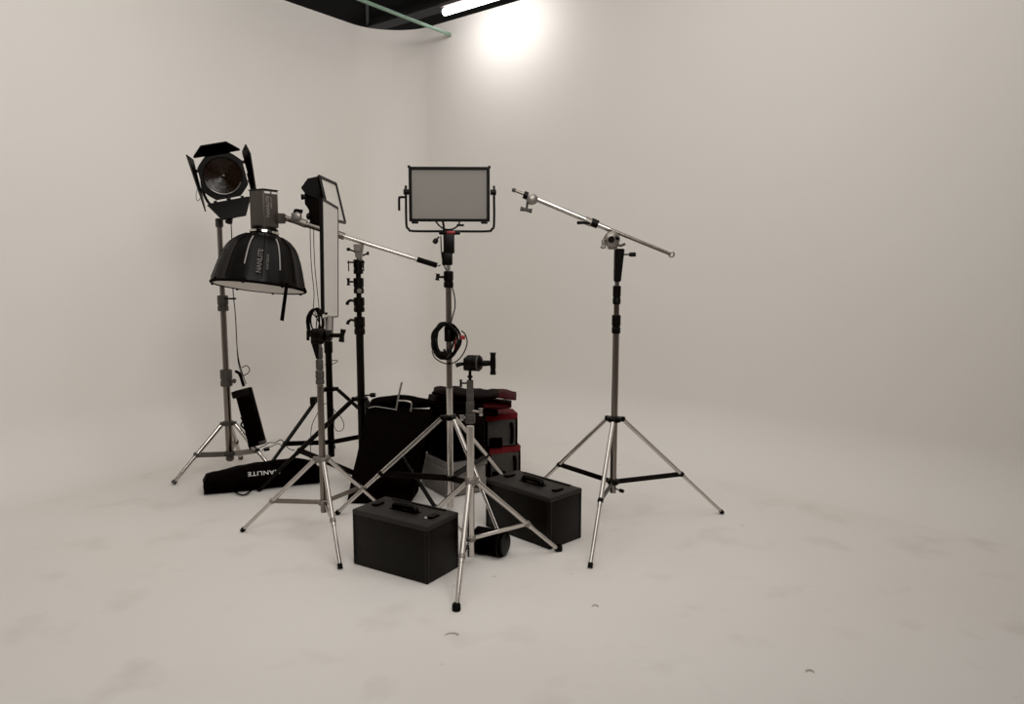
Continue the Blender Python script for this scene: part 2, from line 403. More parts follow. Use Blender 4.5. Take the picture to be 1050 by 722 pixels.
mb = MB(); mb.path([(c5[0]-.02, c5[1]-.01, z(372.5)), (c5[0]-.045, c5[1]-.02, z(373)), (c5[0]-.062, c5[1]-.025, z(374))], .009, 10, 3, radii=lambda t: .007+.004*t); part('small_handle', mb, 'black', g5)
tk = gc + V((.04, -.01, 0)); mb = MB(); mb.tube(tk - V((.005, 0, 0)), tk + V((.036, -.01, .003)), .014, .012, n=12)
tb = tk + V((.044, -.012, .003)); mb.path([tb + V((0, 0, -.052)), tb + V((0, 0, -.035)), tb, tb + V((0, 0, .035)), tb + V((0, 0, .048))], .013, 14, 4, radii=lambda t: .0105+.0045*(abs(2*t-1)**1.5) if abs(2*t-1) > .35 else .013)
part('t_handle', mb, 'black', g5)
# ================================================================== CENTRE STAND with the wide panel light
c4 = (-.350, 4.407); z = lambda py: zat(c4, py)
R4 = thing('light_stand', (c4[0], c4[1], 0), 'tall chrome stand under the wide grey panel light in the middle', 'light stand')
tripod(R4, c4, [G(345, 528), G(514, 553), G(520, 494)], z(428), z(490), .05, 'chrome', 'satin', .0135, .575, zl_r=.03, bw=.02)
pole(R4, c4, z(520), z(398), .0185, 'chrome'); pole(R4, c4, z(398), z(294), .0165, 'dull', 'riser'); pole(R4, c4, z(280), z(268), .0125, 'chrome', 'riser')
lc = collar(R4, c4, z(295), z(278), .027, gear=True); tknob(lc, (c4[0]-.02, c4[1]-.01, z(284)), (-1, -.3, 0), .04, .018, 'black', .007, (.15, 0, 1))
collar(R4, c4, z(350), z(335), .026, 'black')
sv = part('top_sleeve', MB(Matrix.Translation((c4[0], c4[1], z(272)))).box((-.006, 0, (z(258)-z(272))/2), (.056, .05, z(258)-z(272)), .006).box((.004, 0, (z(240)+z(260))/2-z(272)), (.058, .055, z(240)-z(260)), .006), 'black', R4)
pt = V((c4[0], c4[1], z(240)))
Y4 = c4[1]
W4 = thing('panel_light', A(461, 240, Y4), 'wide rectangular panel light with a grey face, black frame and black yoke, in the middle', 'panel light')
TL, TR, BL, BR = A(419.5, 171, Y4+.0), A(502.5, 171.5, Y4), A(419.5, 227, Y4), A(502, 227.5, Y4)
ctr = (TL+TR+BL+BR)/4; w4 = (TR-TL).length; h4 = (TL-BL).length
m4 = frame(ctr, (0.015, -1, .0), (1, 0.0, 0.0))      # local x right, y up?, z towards the camera
yy = m4 @ V((0, 1, 0)) - ctr; sgn = 1 if yy.z > 0 else -1
def P4(x, y, zz=0): return V((x, sgn*y, zz))
part('housing', MB(m4).box((0, 0, -.03), (w4-.01, h4-.01, .06), .006), 'satin', W4)
mb = MB(m4); bt = .014
for (x, y, sx, sy) in ((0, h4/2-bt/2, w4, bt), (0, -h4/2+bt/2, w4, bt*1.1), (-w4/2+bt*.55, 0, bt*1.15, h4-bt), (w4/2-bt*.55, 0, bt*1.15, h4-bt)):
    mb.box(P4(x, y, .006), (sx, sy, .018), .002, 1)
part('frame', mb, 'black', W4)
part('diffuser', MB(m4).box((0, 0, .001), (w4-2*bt, h4-2*bt, .006)), 'panel_grey', W4)
for x, y in ((-w4/2+.002, h4/2), (w4/2-.002, h4/2)): part('corner_guard', MB(m4).box(P4(x, y, 0), (.014, .014, .03), .003), 'black', W4)
for x, y in ((-w4/2+.03, -h4/2-.006), (w4/2-.03, -h4/2-.006)): part('corner_guard', MB(m4).box(P4(x, y, 0), (.035, .012, .04), .003), 'black', W4)
xl = -w4/2-.017; xr = w4/2+.023; yb = -h4/2-.052; yp = .012
mb = MB(m4); pts = [P4(xl, yp)] + [P4(xl, yb+.04)] + [P4(xl+.012, yb+.012), P4(xl+.04, yb), P4(0, yb), P4(xr-.04, yb), P4(xr-.012, yb+.012), P4(xr, yb+.04), P4(xr, yp)]
mb.path(pts, .0065, 10, 5); part('yoke', mb, 'satin', W4)
for x, s_ in ((xl, -1), (xr, 1)):
    mb = MB(m4); mb.tube(P4(x-s_*.02, yp), P4(x+s_*.012, yp), .015, n=14); mb.box(P4(x+s_*.0, yp, 0), (.012, .07, .02), .003); part('tilt_knob', mb, 'black', W4)
mb = MB(m4); mb.path([P4(xl, yp-.028), P4(xl-.03, yp-.028), P4(xl-.037, yp-.034), P4(xl-.038, yp-.10)], .0065, 8, 3); part('side_handle', mb, 'satin', W4)
mp = A(461, 238, Y4)
part('mount_plate', MB().box(mp + V((0, 0, -.004)), (.115, .04, .022), .006), 'black', W4)
part('red_label', MB().box(mp + V((.008, -.022, -.002)), (.045, .006, .015), .003), 'redpaint', W4, 'red tab')
rknob(W4, A(450, 243, Y4-.02), (-.6, -.6, -.8), .045, .014)
mb = MB(); mb.path([A(447, 227, Y4+.02), A(450, 231, Y4), A(456, 235, Y4-.01), A(464, 235, Y4-.02), A(470, 231, Y4), A(471, 227, Y4+.02)], .0045, 8, 4); mb.path([A(454, 227, Y4), A(455, 232, Y4-.01), A(455, 237, Y4-.02)], .006, 8, 3); mb.box(A(472, 231, Y4-.01), (.04, .01, .012), .003)
part('cable', mb, 'rubber', W4)
# cable down the pole and the coil hung on it
mb = MB(); mb.path([A(x, y, Y4-.03) for x, y in ((452, 242), (452.5, 256), (454.5, 270), (459, 280), (463, 292), (466, 304), (466.5, 315), (464, 325), (462, 333))], .0035, 6, 5)
for k, (cx, cy, rx, ry) in enumerate(((456.5, 350, 13.5, 17.5), (456, 349, 11.5, 19), (458, 350.5, 12, 17), (457.5, 349, 14.5, 16.5), (455, 349, 10, 15.5), (459.5, 348, 12.5, 16))):
    mb.path([A(cx + rx*math.cos(t+k)*(1+.07*math.sin(3*t+k*2)), cy + ry*math.sin(t+k)*(1+.05*math.cos(4*t+k)), Y4 - .035 + .02*math.sin(t*2+k) + (.05 if k % 2 else 0)) for t in [i*PI/6 for i in range(12)]], .006, 7, 3, True)
mb.path([A(457 + x, 352 + y, Y4-.03) for x, y in ((-14, 8), (-11, 15), (-3, 20), (5, 21), (13, 17), (19, 9), (22, -1), (20, -9), (16, -13))], .0035, 6, 5)
mb.path([A(x, y, Y4-.04) for x, y in ((445, 361), (449, 366), (454, 368), (457, 362), (455, 358))], .006, 6, 4)
co = solo('cable_coil', mb, 'rubber', A(461, 333, Y4-.03), 'coiled black cable with a red clip hung on the middle stand', 'cable')
part('connector', MB().box(A(455, 363, Y4-.045), (.028, .02, .03), .004), 'rubber', co)
part('red_clip', MB().box(A(474.5, 346, Y4-.03), (.028, .02, .022), .004).path([A(470, 342, Y4-.03), A(467, 350, Y4-.035), A(466, 358, Y4-.03)], .0035, 6, 3), 'redpaint', co, 'red cable clip')
# ================================================================== LEFT-CENTRE CHROME STAND with the upright pale panel
c2 = (-.974, 3.999); z = lambda py: zat(c2, py)
R2 = thing('light_stand', (c2[0], c2[1], 0), 'chrome stand under the tall pale upright panel, left of the front black case', 'light stand')
tripod(R2, c2, [G(248, 545.5), G(349, 584), G(392, 521)], z(471), z(515), .045, 'chrome', 'dull', .0115, .57, hubm='cast', zl_r=.028, bw=.014)
pole(R2, c2, z(525), z(395), .0165, 'dull'); pole(R2, c2, z(396), z(352), .0135, 'cast', 'riser')
collar(R2, c2, z(394), z(380), .022, 'grey', gear=True); collar(R2, c2, z(379), z(369), .019, 'grey'); collar(R2, c2, z(368), z(356), .018, 'grey')
cl2 = thing('grip_head', A(327, 352, 3.98), 'black grip clamp with large T knob, below the tall pale panel', 'clamp')
grip_head(cl2, A(328, 344, 3.97), (1, -.2, 0), .036, .07, 'black', 'head')
part('clamp_body', MB().box(A(326, 345, 3.98), (.062, .06, .075), .008), 'black', cl2)
part('jaw', MB().hexa([A(324, 368, 3.96), A(326.5, 368, 3.96), A(326.5, 368, 4.0), A(324, 368, 4.0)], [A(318.5, 350, 3.96), A(327, 350, 3.96), A(327, 350, 4.0), A(318.5, 350, 4.0)]), 'black', cl2)
mb = MB(); mb.tube(A(336, 344, 3.96), A(350, 344, 3.95), .011, n=12); mb.tube(A(335, 344, 3.96), A(340, 344, 3.96), .027, n=18)
mb.path([A(350, 350.5, 3.95), A(350.5, 347, 3.95), A(351, 344, 3.95), A(351.5, 341, 3.95), A(352, 338, 3.95)], .013, 12, 4, radii=lambda t: .010+.005*abs(2*t-1)); part('t_handle', mb, 'black', cl2)
mb = MB(); mb.tube(A(321, 344, 3.96), A(316, 344, 3.96), .008, n=10); mb.tube(A(315.8, 339, 3.96), A(315.8, 349, 3.96), .008, n=10); part('rear_knob', mb, 'black', cl2)
# tall pale panel: near edge on the left, face turned to the right
nTL, nBL = A(329.2, 203.5, 4.02), A(331, 326, 4.02)
fTR, fBR = A(345.3, 213, 4.40), A(345.3, 324.5, 4.40)
W2 = thing('panel_light', A(337, 326, 4.15), 'tall upright pale panel with a thin black edge, seen almost edge-on, on the chrome stand', 'panel light')
nrm = (fTR - nTL).cross(nBL - nTL).normalized()
if nrm.x < 0: nrm = -nrm
bk = -nrm*.012
def slab(a, b, c, d, f0, f1):   # quad a,b,c,d pushed from offset f0 to f1 along the panel normal
    return MB().hexa([p + nrm*f0 for p in (a, b, c, d)], [p + nrm*f1 for p in (a, b, c, d)])
part('back_shell', slab(nTL, fTR, fBR, nBL, -.009, -.002), 'black', W2)
part('face', slab(nTL + (nBL-nTL)*.004 , fTR + (fBR-fTR)*.004, fBR, nBL, -.001, .006), 'panel_pale', W2)
tv = (fTR-nTL); dn = (nBL-nTL).normalized()
part('top_edge', slab(nTL - dn*.004, fTR - dn*.004, fTR + dn*.010, nTL + dn*.010, -.009, .008), 'black', W2, 'thin black edge')
tvn = tv.normalized()
part('side_edge', slab(nTL - tvn*.004, nTL + tvn*.012, nBL + tvn*.012 - dn*.02, nBL - tvn*.004 - dn*.02, -.009, .008), 'black', W2, 'thin black edge')
part('far_edge', slab(fTR - tvn*.006, fTR + tvn*.004, fBR + tvn*.004, fBR - tvn*.006, -.009, .009), 'grey', W2)
part('bottom_edge', slab(nBL - dn*.003, fBR - dn*.003, fBR + dn*.004, nBL + dn*.004, -.009, .009), 'grey', W2)
part('screw', MB().tube(A(333.3, 321.5, 4.05), A(333.3, 321.5, 4.05) + nrm*.012, .006, n=12), 'black', W2)
part('mounting_pin', MB().tube(A(337, 325, 4.12), A(336.6, 341, 4.03), .011, n=12).tube(A(341, 325, 4.2), A(340.5, 341, 4.06), .006, n=8), 'cast', W2)
# ================================================================== FAR LEFT STAND with the round lamp
c1 = (-1.862, 5.138); z = lambda py: zat(c1, py)
R1 = thing('light_stand', (c1[0], c1[1], 0), 'leftmost chrome stand with grey collars, under the round lamp with barn doors', 'light stand')
tripod(R1, c1, [G(177.5, 497), G(284, 488), G(247, 471)], z(434), z(465), .05, 'chrome', 'cast', .0155, .52, hubm='grey', zl_r=.038, hub_h=.03, tipm='grey', bw=.02)
pole(R1, c1, z(470), z(390), .0225, 'dull'); pole(R1, c1, z(390), z(312), .019, 'dull', 'riser'); pole(R1, c1, z(312), z(226), .0165, 'dull', 'riser')
k = collar(R1, c1, z(396), z(379), .038, 'grey', gear=True); rknob(k, (c1[0]+.03, c1[1]-.01, z(390)), (1, -.2, -.1), .035, .015, 'grey')
k = collar(R1, c1, z(319), z(303), .034, 'grey', gear=True)
mb = MB(); mb.tube((c1[0]+.02, c1[1]-.02, z(306)), (c1[0]+.07, c1[1]-.03, z(306)), .006, n=8); mb.box((c1[0]+.075, c1[1]-.03, z(306)), (.045, .012, .012), .004); part('lever', mb, 'satin', k)
part('bottom_knob', MB(Matrix.Translation((c1[0], c1[1], z(471)))).lathe([(.018, -.01), (.026, 0), (.026, .02), (.02, .03)], 20), 'grey', R1)
collar(R1, c1, z(233), z(224), .024, 'grey')
# the lamp
L1 = thing('round_lamp', A(228, 224, 5.13), 'round amber lens lamp with four black barn doors on the leftmost stand', 'lamp')
cL = A(229, 181, 5.00); u = .0062
rollm = Matrix.Rotation(math.radians(10.5), 3, 'Y')
ax = V((.27, -1, -.05)).normalized()
mL = frame(cL, ax, rollm.inverted() @ V((1, 0, 0)))
yy = (mL @ V((0, 1, 0)) - cL); s1 = 1 if yy.z > 0 else -1
# check: top edge of the photograph rises to the right
def PL(x, y, zz=0): return V((x*u, s1*y*u, zz))
part('housing', MB(mL).lathe([(16*u, -.22), (20*u, -.20), (20*u, -.02), (21*u, 0), (21*u, .006)], 32), 'satin', L1)
oct_ = [(12, 21.5), (21.5, 12), (21.5, -12), (12, -21.5), (-12, -21.5), (-21.5, -12), (-21.5, 12), (-12, 21.5)]
mb = MB(mL); n_ = 32
# octagonal front plate with a round hole
ring = []
for zz in (.02, .032):
    o_, i_ = [], []
    for k in range(n_):
        t = 2*PI*k/n_ + PI/n_; c_s, s_s = math.cos(t), math.sin(t)
        rr = min(21.5/max(abs(c_s), 1e-6), 21.5/max(abs(s_s), 1e-6), 33.5/(abs(c_s)+abs(s_s)))
        o_.append(mb.bm.verts.new(mL @ PL(rr*c_s, rr*s_s, zz))); i_.append(mb.bm.verts.new(mL @ PL(18.6*c_s, 18.6*s_s, zz)))
    ring.append((o_, i_))
for k in range(n_):
    j = (k+1) % n_
    mb.bm.faces.new((ring[0][0][k], ring[0][0][j], ring[1][0][j], ring[1][0][k])); mb.bm.faces.new((ring[0][1][k], ring[0][1][j], ring[1][1][j], ring[1][1][k]))
    mb.bm.faces.new((ring[0][0][k], ring[0][0][j], ring[0][1][j], ring[0][1][k])); mb.bm.faces.new((ring[1][0][k], ring[1][0][j], ring[1][1][j], ring[1][1][k]))
part('front_ring', mb, 'satin', L1)
mb = MB(mL)
rings_ = [(18.4*u, .0)]
for k in range(9, 0, -1):
    rings_ += [(k*2*u + .001, .012 + .004*(9-k)/9), (k*2*u, .016 + .004*(9-k)/9)]
mb.lathe(rings_ + [(.002, .022)], 40)
part('lens', mb, 'lens', L1, 'dark amber ribbed lens')
mb = MB(mL); mb.path([PL(17.2*math.cos(t), 17.2*math.sin(t), .028) for t in [-2.5 + i*.2 for i in range(11)]], .004, 8, 2)
part('lens_retainer', mb, 'lensrim', L1)
def flap(pts, name='barn_door'):
    top = [PL(x, y, zz) for x, y, zz in pts]
    a, b, c = top[0], top[1], top[2]; nn = (b-a).cross(c-a).normalized()*.0035
    f_ = part(name, MB(mL).hexa([p - nn for p in top], [p + nn for p in top]), 'satin', L1)
    return f_
flap([(-21.5, 21.6, .04), (-22, 22.5, .05), (-12, 30.5, .12), (12, 30.5, .12), (22, 22.5, .05), (21.5, 21.6, .04)])
flap([(-18, -23.6, .04), (-21, -24.5, .05), (-10, -41, .13), (13, -41, .13), (21, -24.5, .05), (18, -23.6, .04)])
flap([(-23, 20, .04), (-23.5, -20, .04), (-22.6, -30.5, .14), (-26.2, 24.5, .14)])
flap([(23.6, 18, .04), (24.6, -21, .04), (27.6, -23, .13), (31.2, 16, .13), (29, 25, .13), (24.2, 20, .06)])
for x, y, sx, sy in ((-12, 22.3, 3, 2), (12, 22.3, 3, 2), (-13, -22.6, 3, 2), (0, -22.6, 4, 2), (13, -22.6, 3, 2), (-22.4, 9, 2, 3), (-22.4, -9, 2, 3), (22.6, 10, 2, 3), (22.8, -9, 2, 3)):
    part('hinge', MB(mL).box(PL(x, y, .034), (sx*u, sy*u, .016), .001, 1), 'satin', L1)
mb = MB(mL); mb.path([PL(-22.5, 0, -.1), PL(-23.5, -14, -.1), PL(-18, -27, -.1), PL(-4, -33, -.1), PL(12, -31, -.1), PL(22, -20, -.1), PL(23, 0, -.1)], .009, 8, 4)
mb.tube(PL(-2, -32, -.1), PL(-6.5, -44.5, -.04), .022, n=14)
part('yoke', mb, 'satin', L1)
mb = MB(); mb.path([A(x, y, 5.1) for x, y in ((203, 192), (201, 200), (202.5, 206), (205.5, 203), (207, 195), (207, 186))], .002, 6, 4); part('tether', mb, 'grey', L1)
# cable from the lamp and the black power box slung on the stand
mb = MB()
mb.path([A(x, y, 5.08) for x, y in ((236.5, 222), (237.5, 240), (238.5, 275), (239, 298), (241.5, 325), (243, 355), (244.5, 372), (248, 385), (249, 392))], .0035, 6, 4)
mb.path([A(x, y, 5.06) for x, y in ((243, 356), (245, 370), (249, 384), (252.5, 394))], .003, 6, 4)
mb.path([A(x, y, 5.05) for x, y in ((248, 377), (253, 375), (256, 379), (254, 383), (249, 385), (245, 383))], .003, 6, 4)
solo('power_cable', mb, 'rubber', A(236.5, 222, 5.08), 'thin black cable hanging from the round lamp down the leftmost stand', 'cable')
P1 = thing('power_supply', A(257, 457, 5.04), 'long black power box hung slanting on the leftmost stand', 'power box')
tp, bt_ = A(249, 398, 5.06), A(264.5, 456, 5.02)
mP = frame((tp+bt_)/2, (bt_-tp), (1, 0, 0)); Lp = (bt_-tp).length
part('body', MB(mP).box((0, 0, .005), (.098, .07, Lp), .006), 'fabric', P1)
part('top_cap', MB(mP).box((-.012, 0, -Lp/2+.03), (.115, .078, .045), .006), 'black', P1)
part('strap', MB().path([A(242, 381, 5.08), A(246, 384, 5.05), A(250, 396, 5.03)], .010, 8, 3), 'fabric', P1)
part('corner_foot', MB(mP).box((.035, 0, Lp/2-.01), (.03, .074, .02), .004), 'grey', P1)
mb = MB(); mb.path([A(x, y, 5.04) for x, y in ((247, 428), (249, 432), (247, 436), (252, 441), (254, 446), (255, 456), (257, 461))], .006, 8, 3); part('hook', mb, 'black', P1)
mb = MB(); mb.path([A(x, y, 4.98) for x, y in ((266, 459), (271, 457), (276, 454), (282, 454), (288, 451), (292, 455), (296, 460), (302, 462))], .003, 6, 4)
mb.path([A(x, y, 4.98) for x, y in ((268, 463), (272, 459), (278, 458), (285, 455), (290, 458))], .0025, 6, 4)
mb.tube(A(271, 461.5, 4.98), A(276, 460.5, 4.98), .010, n=10)
solo('loose_cable', mb, 'rubber', A(266, 459, 4.98), 'loose thin cable with plug looping from the slanted power box to the black stand', 'cable')
# ================================================================== BLACK STAND behind, carrying the boom and softbox
c3_ = (-.934, 4.87); z = lambda py: zat(c3_, py)
R3 = thing('light_stand', (c3_[0], c3_[1], 0), 'all black stand beside the big black bag, carrying the boom with the dome softbox', 'light stand')
tripod(R3, c3_, [G(447, 523), G(265, 504), V((c3_[0]+.02, c3_[1]+.60, 0))], z(409), z(487), .055, 'satin', 'satin', .0145, .56, zl_r=.032, bw=.02)
rknob(R3, (c3_[0]+.03, c3_[1]-.03, z(404.5)), (1, -.1, .05), .065, .014)
pole(R3, c3_, z(500), z(325), .0235, 'satin'); pole(R3, c3_, z(325), z(266), .016, 'satin', 'riser')
for a, b in ((343, 325), (320, 305)):
    k = collar(R3, c3_, z(a), z(b), .033, gear=True); lever(k, (c3_[0]-.025, c3_[1]-.01, z(b+4)), (-1, -.2, 0), .045)
k = collar(R3, c3_, z(301), z(285), .031, gear=True); tknob(k, (c3_[0]-.02, c3_[1], z(289)), (-1, 0, 0), .042, .022, 'black', .006)
part('rivet', MB().tube((c3_[0]+.01, c3_[1]-.028, z(298)), (c3_[0]+.01, c3_[1]-.036, z(298)), .014, n=14), 'cast', k)
k = collar(R3, c3_, z(281), z(266), .029, gear=True)
for dx in (-.052, .038):
    mb = MB(); mb.tube((c3_[0]+dx*.3, c3_[1]-.02, z(269)), (c3_[0]+dx*1.15, c3_[1]-.03, z(269)), .005, n=8); mb.tube((c3_[0]+dx, c3_[1]-.03, z(267)), (c3_[0]+dx, c3_[1]-.03, z(278)), .0035, n=8)
    part('lock_pin', mb, 'satin', k)
Y3 = 4.83
B3 = thing('boom_arm', A(368, 251, Y3), 'chrome boom arm with a black end grip, holding the grey lamp and dome softbox', 'boom arm')
a_, b_ = A(292, 223.5, Y3), A(449, 273, Y3)
def on(px): 
    t = (px-292)/157; y = 223.5 + (px-292)*(.325 if px < 345 else .3) ; return A(px, 223.5 + (px-292)*.3125, Y3)
part('inner_tube', MB().tube(a_, on(352), .017, n=16), 'dull', B3)
part('outer_tube', MB().tube(on(346), on(430), .0135, n=16), 'chrome', B3)
part('joint_sleeve', MB().tube(on(345), on(353), .022, n=16), 'dull', B3)
part('end_grip', MB().tube(on(428), on(448), .0165, n=16), 'rubber', B3, 'black rubber end grip')
mb = MB(); mb.path([on(448), on(450), A(451.5, 271.5, Y3)], .003, 6, 3); part('end_hook', mb, 'satin', B3)
sh = part('swivel_head', MB(frame(A(368, 254.5, Y3-.012), (0, -1, 0))).lathe([(.016, -.034), (.018, -.03), (.018, .03)], 16), 'cast', B3)
mb = MB(); z0_, z1_ = A(368, 265, Y3).z, A(368, 250.5, Y3).z; xx, yy_ = A(368, 257, Y3)[:2]
mb.hexa([(xx-.018, yy_-.02, z0_), (xx+.018, yy_-.02, z0_), (xx+.018, yy_+.02, z0_), (xx-.018, yy_+.02, z0_)], [(xx-.03, yy_-.024, z1_), (xx+.028, yy_-.024, z1_), (xx+.028, yy_+.024, z1_), (xx-.03, yy_+.024, z1_)]); bmesh.ops.bevel(mb.bm, geom=mb.bm.edges[:], offset=.004, segments=2, affect='EDGES'); part('swivel_block', mb, 'cast', B3)
part('head_stem', MB().tube(A(368.5, 257, Y3+.02), A(368.5, 268, Y3+.03), .024, .014, n=14), 'cast', B3)
tknob(B3, A(364, 258, Y3-.02), (-1, -.2, .35), .04, .008, 'satin', .005, (0, 1, 0)); tknob(B3, A(372, 262, Y3-.02), (1, -.2, .4), .035, .01, 'satin', .005, (0, 0, 1))
mb = MB(); mb.box(A(304, 222, Y3-.02), (.055, .05, .045), .01); mb.tube(A(299, 224, Y3), A(314, 230, Y3), .024, n=16); part('lamp_clamp', mb, 'cast', B3)
mb = MB(); mb.path([A(302, 221, Y3-.03), A(302.5, 216, Y3-.03), A(305.5, 216, Y3-.03), A(310, 217, Y3-.03)], .008, 8, 3, radii=lambda t: .007+.005*t); part('clamp_handle', mb, 'black', B3)
part('arm_tip', MB().tube(A(290, 221, Y3), A(298, 225.5, Y3), .012, n=12), 'black', B3)
# lamp head + dome softbox; local z runs up the lamp axis
Yl = 4.72
pt_top, pt_bot = A(277, 194, Yl), A(265.5, 293, Yl)
axl = (pt_top - pt_bot).normalized(); axl = (axl + V((0, -.0, 0))).normalized()
axl = V((.085, .18, 1)).normalized()      # open side tipped a little towards the camera
rim_c = A(265.5, 293.5, Yl)
mS = frame(rim_c, axl, (1, 0, 0)); us = Yl/F_PX
S3r = thing('softbox', rim_c, 'black dome softbox opening downward, with grey stripes and pale diffuser, below the grey lamp head', 'softbox')
NR = 16
Rr = .272
profS = [(1.0, -.012), (1.0, 0), (.955, .055), (.90, .12), (.83, .19), (.73, .255), (.57, .305), (.38, .335), (.28, .345)]
mb = MB(mS)
KS = .89; profS = [(r, h_*KS) for r, h_ in profS]
rows = []
for r, h_ in profS:
    row = []
    for k in range(64):
        t = 2*PI*k/64; s_ = (k % 4)/4
        sc_ = 1 - .028*(math.sin(s_*PI))*(1 if r > .35 else .3)
        row.append(mb.bm.verts.new(mS @ V((Rr*r*sc_*math.cos(t), Rr*r*sc_*math.sin(t), h_))))
    rows.append(row)
for a, b in zip(rows, rows[1:]):
    for k in range(64): mb.bm.faces.new((a[k], a[(k+1) % 64], b[(k+1) % 64], b[k]))
mb.bm.faces.new(rows[-1])
shell = part('shell', mb, 'dome', S3r)
part('rim', MB(mS).path([V((Rr*.985*math.cos(t), Rr*.985*math.sin(t), -.004)) for t in [2*PI*i/32 for i in range(32)]], .0085, 8, 1, True), 'fabric', S3r)
for k in range(8):
    t = 2*PI*k/8
    part('rod_pocket', MB(mS).tube((Rr*.97*math.cos(t), Rr*.97*math.sin(t), .01), (Rr*1.03*math.cos(t), Rr*1.03*math.sin(t), -.014), .011, .008, n=8), 'fabric', shell)
part('diffuser', MB(mS).lathe([(Rr*.965, -.006), (Rr*.7, -.014), (Rr*.35, -.019), (.001, -.02)], 48, False), 'diffuser', S3r, 'pale fabric diffuser')
def ponS(ang, r, h_, off=.003): 
    # the dome surface at an angle round the axis
    return V(((Rr*r+off)*math.cos(ang), (Rr*r+off)*math.sin(ang), h_*KS + off*.5))
sideS = 1 if (mS @ V((0, 1, 0)) - rim_c).y < 0 else -1
def stripe(a0_, hs):
    mb = MB(mS); mb.path([ponS(sideS*a0_, r, h_) for r, h_ in hs], .0042, 8, 3); part('stripe', mb, 'piping', shell)
hs = [(.895, .125), (.83, .19), (.735, .252), (.60, .298)]
AF = math.radians(70)
for dg in (47.5, 92.5): stripe(math.radians(dg), [(.925, .09)] + hs if dg < 70 else [(.91, .105)] + hs)
for dg in (2.5, 25, 70, 115, 137.5, 160):
    mb = MB(mS); mb.path([ponS(sideS*math.radians(dg), r, h_, .001) for r, h_ in ((.985, .02), (.955, .055), (.90, .12), (.83, .19), (.73, .255), (.57, .305), (.38, .335))], .0022, 6, 3); part('seam', mb, 'fabric', shell)
sa = sideS*AF
def letter_frame(da, lift):
    a_l = sa + sideS*da; pa, pb = mS @ ponS(a_l, .965, .045, .000), mS @ ponS(a_l, .79, .215, .000)
    dv = (pb - pa).normalized(); ow = (mS.to_3x3() @ V((math.cos(a_l), math.sin(a_l), 0))).normalized(); ow = (ow - dv*ow.dot(dv)).normalized()
    return frame((pa+pb)/2 + ow*lift, ow, dv)
lettering('NANLITE', .038, letter_frame(math.radians(4), .010), 'softprint', shell, xs=.95)
lettering('SOFTBOX', .018, letter_frame(math.radians(-6), .010), 'softprint', shell, xs=1.2)
part('strap', MB().hexa([A(x, y, yy_) for x, y, yy_ in ((292.5, 290, 4.47), (296, 290.5, 4.47), (296, 290.5, 4.475), (292.5, 290, 4.475))], [A(x, y, yy_) for x, y, yy_ in ((287, 328.5, 4.5), (291, 329.5, 4.5), (291, 329.5, 4.505), (287, 328.5, 4.505))]), 'fabric', S3r, 'loose black strap')
# the lamp head itself
LH = thing('lamp_head', mS @ V((0, 0, .31)), 'grey box-shaped lamp head standing on top of the dome softbox', 'lamp')
part('mounting_ring', MB(mS).lathe([(.078, .307), (.085, .312), (.085, .324), (.078, .330)], 36), 'chrome', LH, 'bright metal mounting ring')
part('front_collar', MB(mS).lathe([(.072, .328), (.078, .332), (.078, .342), (.07, .348)], 36), 'black', LH)
rotl = Matrix.Rotation(math.radians(-30)*1, 3, 'Z')
hb = .222
mloc = mS @ Matrix.Translation((.0, 0, .345)) @ Matrix.Rotation(math.radians(-5.5), 4, 'Y') @ Matrix.Rotation(math.radians(8), 4, 'X') @ Matrix.Translation((0, 0, hb/2)) @ rotl.to_4x4()
part('housing', MB(mloc).box((0, 0, 0), (.118, .118, hb), .010, 3), 'lampgrey', LH)
# which faces look at the camera
cand = []
for nx, ny in ((1, 0), (-1, 0), (0, 1), (0, -1)):
    nw = mloc.to_3x3() @ V((nx, ny, 0)); cand.append((nw.y, nw.x, (nx, ny)))
vis = sorted([c for c in cand if c[0] < -.05], key=lambda c: c[1])
faceR = vis[-1][2]; faceL = vis[0][2]
nw = mloc.to_3x3() @ V((*faceR, 0)); fc = mloc @ V((faceR[0]*.059, faceR[1]*.059, 0)); up3 = mloc.to_3x3() @ V((0, 0, 1)); rt3 = up3.cross(nw).normalized()
if rt3.x < 0: rt3 = -rt3
mt = frame(fc + nw*.001 + up3*.012 - rt3*.026, nw, up3); lettering('NANLITE', .032, mt, 'palegrey', LH, 'lettering', xs=.95)
mt = frame(fc + nw*.001 + up3*.035 - rt3*.000, nw, up3); lettering('FORZA 500', .013, mt, 'palegrey', LH, 'lettering')
for xx in (-.026, .028): part('vent_slot', MB(frame(fc + up3*(hb/2-.018), nw, rt3)).box((xx, 0, 0), (.042, .012, .004), .001, 1), 'white', LH, 'pale slot')
part('top_rim', MB(mloc).box((0, 0, hb/2-.001), (.122, .122, .008), .003), 'satin', LH)
yk0 = fc + rt3*.05 - up3*.05; yk1 = A(290, 221.5, Y3)
mb = MB(frame(fc + rt3*.052 - up3*.052, rt3, up3)); mb.box((0, 0, .008), (.06, .05, .06), .006); part('bracket', mb, 'lampgrey', LH)
mb = MB(); mb.tube(yk0 + rt3*.03, yk1, .026, .016, n=16); part('bracket_socket', mb, 'grey', LH)
